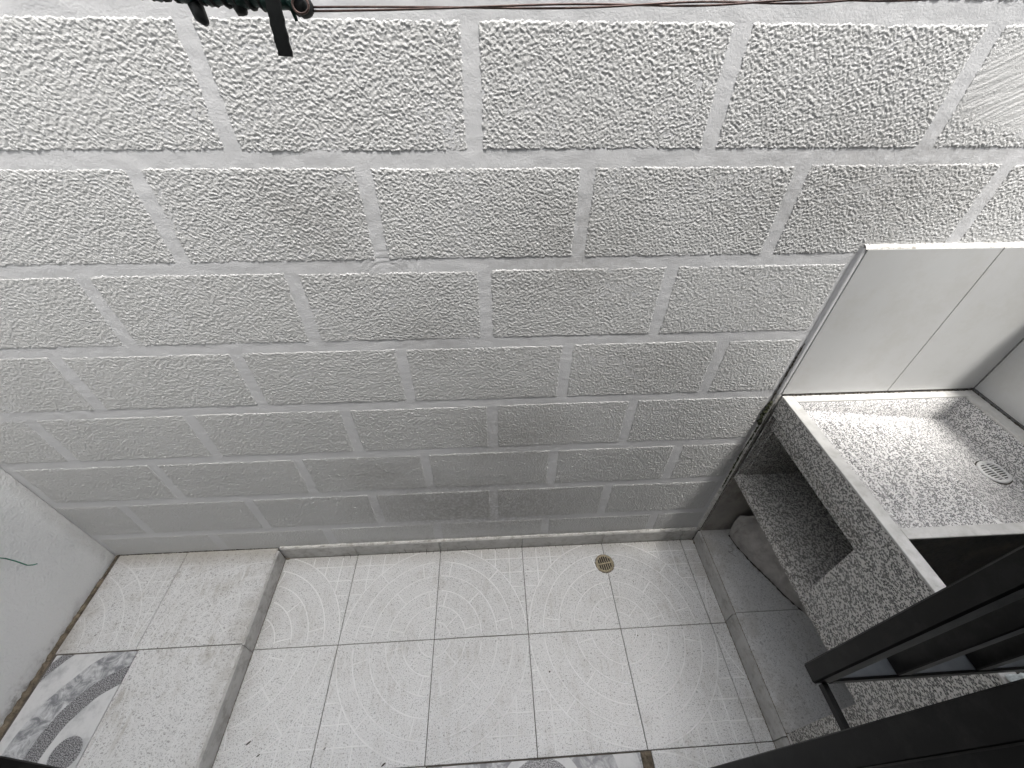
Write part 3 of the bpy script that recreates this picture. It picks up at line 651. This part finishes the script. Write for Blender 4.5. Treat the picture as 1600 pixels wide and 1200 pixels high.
# ------------------------------------------------------------------ house front: wall, doorway frame, window grille
hw = thing('house_wall', 'pale house front around the doorway of black metal, raised and lengthened to block sun', 'wall')
for nm, b in (('wall', (-1.05, 0.058, YH - 0.15, YH - 0.002, -0.06, 4.2)), ('wall', (1.043, 2.13, YH - 0.15, YH - 0.002, -0.06, 0.92)),
              ('wall', (1.043, 1.95, YH - 0.15, YH - 0.002, 2.0, 4.2)), ('wall', (1.95, 2.129, YH - 0.15, YH - 0.002, 2.0, 3.3)), ('wall', (2.131, 3.2, YH - 0.15, YH - 0.002, -0.06, 3.3)), ('wall', (1.80, 2.13, YH - 0.15, YH - 0.002, 0.92, 2.0)), ('lintel', (0.058, 1.043, YH - 0.15, YH - 0.002, 2.13, 4.2))):  # unseen heights, step and far right stretch are shaped to cut the sun
    MB().box(*b).build(nm, M['house'], hw)
MB().box(1.043, 1.80, YH - 0.09, YH - 0.08, 0.92, 2.0).build('window_pane', M['glass'], hw)
room = structure(MB().box(-1.05, 2.13, -3.2, YH - 0.15, 2.55, 2.65).build('room_ceiling', M['house']))
for b in ((-1.15, -1.05, -3.2, YH - 0.15, -0.06, 2.65), (2.13, 2.23, -3.2, YH - 0.15, -0.06, 2.65), (-1.15, 2.23, -3.3, -3.2, -0.06, 2.65)):
    structure(MB().box(*b).build('room_wall', M['house']))
def lean(mb, k=-0.033, z0=1.0):
    mb.v = [(p[0], p[1] + k * (p[2] - z0), p[2]) for p in mb.v]; return mb
df = thing('door_frame', 'black metal doorway frame at the lower edge of the view', 'door frame')
rj = MB(); rj.box(1.000, 1.042, -0.470, -0.4327, 0.001, 2.10, 0.0015)
lean(rj).build('jamb', M['black'], df)
lean(MB().box(0.984, 1.042, -0.60, -0.4705, 0.001, 2.10, 0.002)).build('jamb', M['black'], df)
MB().box(0.0585, 0.1015, -0.58, YH, 0.001, 2.10, 0.0015).build('jamb', M['black'], df)
MB().box(0.0585, 1.042, -0.58, YH, 2.101, 2.128, 0.0015).build('head', M['black'], df)
gr = thing('window_grille', 'black square tube window grille beside the doorway', 'grille')
GZ0 = 0.945
def gpart(name, x0, x1, y0, y1, z0, z1, b=0.0015, mat='black'): return lean(MB().box(x0, x1, y0, y1, z0, z1, b), -0.033, GZ0).build(name, M[mat], gr)
gpart('post', 1.000, 1.0265, -0.3785, -0.3535, GZ0 - 0.012, 2.0, 0.0022)
gpart('post', 1.7755, 1.80, -0.3785, -0.3535, GZ0 - 0.012, 2.0, 0.0018)
gpart('bottom_rail', 1.0267, 1.7753, -0.3785, -0.3535, GZ0 - 0.020, GZ0 - 0.0015)
gpart('rail_sky_sheen', 1.0267, 1.7753, -0.3755, -0.3540, GZ0 - 0.0013, GZ0, 0.0004, 'sky_sheen')  # added plate: sky reflection on the rail top, put into its colour
gpart('top_rail', 1.0267, 1.7753, -0.3780, -0.3255, 1.976, 1.998)
for k in range(6):
    x = 1.118 + 0.118 * k; gpart('baluster', x, x + 0.021, -0.3772, -0.3268, GZ0 + 0.0002, 1.9758)
for x in (1.0105, 1.7825):
    for z in (GZ0 - 0.018, 1.96): gpart('bracket', x, x + 0.008, -0.431, -0.3787, z, z + 0.012, 0.001)
tk = MB(); rg = random.Random(11)

# ------------------------------------------------------------------ wrapped rod, clothesline wire, hanging strap
wr = thing('wrapped_rod', 'thin rod wrapped in dark green plastic high in front of the rear wall', 'rod')
pts = [(-0.895, 0.02, 1.737)] + [(-0.895 + (0.388 + 0.895) * i / 150, 0.02 + 0.0012 * math.sin(i * 1.7), 1.737 - 0.091 * i / 150 + 0.0012 * math.sin(i * 2.3)) for i in range(1, 151)]
rads = [0.0062 + 0.0016 * math.sin(i * 2.1) + 0.0012 * random.random() for i in range(151)]
MB().tube(pts, rads, 10).build('rod', M['green_wrap'], wr, True)
hel = [(0.20 + 0.17 * i / 160, 0.02 + 0.0072 * math.cos(i * 0.62), 1.6595 - 0.0120 * i / 160 + 0.0072 * math.sin(i * 0.62)) for i in range(161)]
MB().tube(hel, 0.0018, 6).build('binding', M['rubber'], wr, True)
for x, l in ((0.296, 0.012), (0.335, 0.003)):
    MB().tube([(x, 0.02, 1.645), (x + 0.002, 0.018, 1.643 - l * 0.6), (x + 0.006, 0.017, 1.643 - l)], [0.0065, 0.006, 0.0028], 7).build('loose_wrap', M['rubber'], wr, True)
MB().tube([(0.379, 0.018, 1.653), (0.383, 0.016, 1.645), (0.3855, 0.015, 1.634)], [0.002, 0.0022, 0.0016], 7).build('binding_end', M['green_wrap'], wr, True)
kn = [(0.385 + 0.017 * i / 8, 0.02, 1.6455 - 0.003 * i / 8) for i in range(9)]
MB().tube(kn, [0.006, 0.0075, 0.0085, 0.008, 0.009, 0.0085, 0.0075, 0.006, 0.003], 12).build('end_knob', M['rubber'], wr, True)
eye = [(0.394 + 0.0072 * math.cos(a), 0.0105 + 0.002 * math.sin(a), 1.6455 + 0.0062 * math.sin(a)) for a in np.linspace(0, 2 * math.pi, 21)]
cl = thing('clothesline', 'twisted pair of thin copper wires strung along the top of the rear wall', 'wire')
MB().tube(eye, 0.0011, 7, False).build('loop', M['copper'], cl, True)
N = 260
for ph in (0, math.pi):
    ps = []
    for i in range(N + 1):
        t = i / N; x = 0.401 + (XR - 0.401) * t; sag = -0.0016 * math.sin(math.pi * min(1, t * 2.3))
        a = x * 22 + ph + 1.5 * math.sin(x * 7); ps.append((x, 0.02 + 0.0014 * math.sin(a), 1.6425 + 0.024 * (x - 0.401) + sag + 0.0014 * math.cos(a)))
    MB().tube(ps, 0.00095, 6).build('strand', M['copper'], cl, True)
w = 0.0068; v = []; nseg = 14
for i in range(nseg + 1):
    t = i / nseg; z = 1.662 - 0.0535 * t; x = 0.3715 - 0.002 * t; y = 0.0095 - 0.003 * math.sin(t * 2.4)
    e = 0.0005 * math.sin(i * 2.1)
    v += [(x - w + e, y, z), (x + w + e, y - 0.0012, z - 0.0006), (x + w + e, y + 0.0008, z - 0.0006), (x - w + e, y + 0.002, z)]
f = [(4 * i + q, 4 * i + (q + 1) % 4, 4 * i + 4 + (q + 1) % 4, 4 * i + 4 + q) for i in range(nseg) for q in range(4)] + [(3, 2, 1, 0), tuple(4 * nseg + q for q in range(4))]
tag(mesh_obj('hanging_strap', v, f, M['rubber']), 'short black strap hanging from the wrapped rod', 'strap')

# ------------------------------------------------------------------ small things
gw = MB().tube([(XL - 0.004, 0.128, 0.468), (XL + 0.010, 0.135, 0.455), (XL + 0.014, 0.146, 0.425), (XL + 0.016, 0.152, 0.395), (XL + 0.012, 0.160, 0.352), (XL + 0.016, 0.166, 0.340), (XL + 0.022, 0.172, 0.336)], 0.0017, 6).build('green_wire', M['green_wire'], None, True)
tag(gw, 'short end of green wire poking from the white plastered wall', 'wire')
X, Y = np.meshgrid(np.linspace(1.396, 1.60, 40), np.linspace(-0.425, -0.362, 22), indexing='ij')
Zp = ZT + 0.004 + 0.006 * (0.5 + perlin(X * 45, Y * 45, 1)) + 0.003 * perlin(X * 130, Y * 130, 2)
pk = tag(grid_obj('plastic_bag', X + 0.006 * perlin(X * 40, Y * 60, 0), Y + 0.006 * perlin(X * 60, Y * 30, 3), Zp, M['film']), 'crumpled pale plastic bag on the rim corner of the laundry sink', 'bag')
so = pk.modifiers.new('thickness', 'SOLIDIFY'); so.thickness = 0.0015
rg = random.Random(3); sp = MB()
for k in range(24):
    x = rg.uniform(-0.86, 1.34); y = rg.uniform(-0.33, 0.315); z = (0.0 if XS0 + 0.01 < x < XS1 - 0.01 else ZB) + 0.001
    r = rg.uniform(0.0007, 0.0020) * (1.0 if rg.random() < 0.8 else 1.6); a = rg.uniform(0, 3); n = 7; e = rg.uniform(0.4, 1)
    sp.add([(x + r * math.cos(2 * math.pi * j / n + a) * (0.8 + 0.4 * rg.random()), y + r * e * math.sin(2 * math.pi * j / n + a), z) for j in range(n)] + [(x, y, z + r * 0.5)],
           [(j, (j + 1) % n, n) for j in range(n)])
for x, y, l in ((0.03, -0.275, 0.008), (0.21, -0.32, 0.012), (-0.20, -0.25, 0.014), (-0.16, -0.28, 0.010), (-0.79, 0.05, 0.006), (0.62, -0.08, 0.005), (1.08, 0.16, 0.006)):
    n = 8; sp.add([(x + l * 0.5 * math.cos(2 * math.pi * j / n), y + l * 0.22 * math.sin(2 * math.pi * j / n) + 0.3 * l * math.cos(2 * math.pi * j / n), (0.001 if x > XS0 else ZB + 0.001)) for j in range(n)] + [(x, y, (0.003 if x > XS0 else ZB + 0.003))], [(j, (j + 1) % n, n) for j in range(n)])
o = sp.build('dirt_crumbs', M['grime_shade']); o['kind'] = 'stuff'; o['label'] = 'dark crumbs of dirt scattered over the floor tiles'; o['category'] = 'dirt'
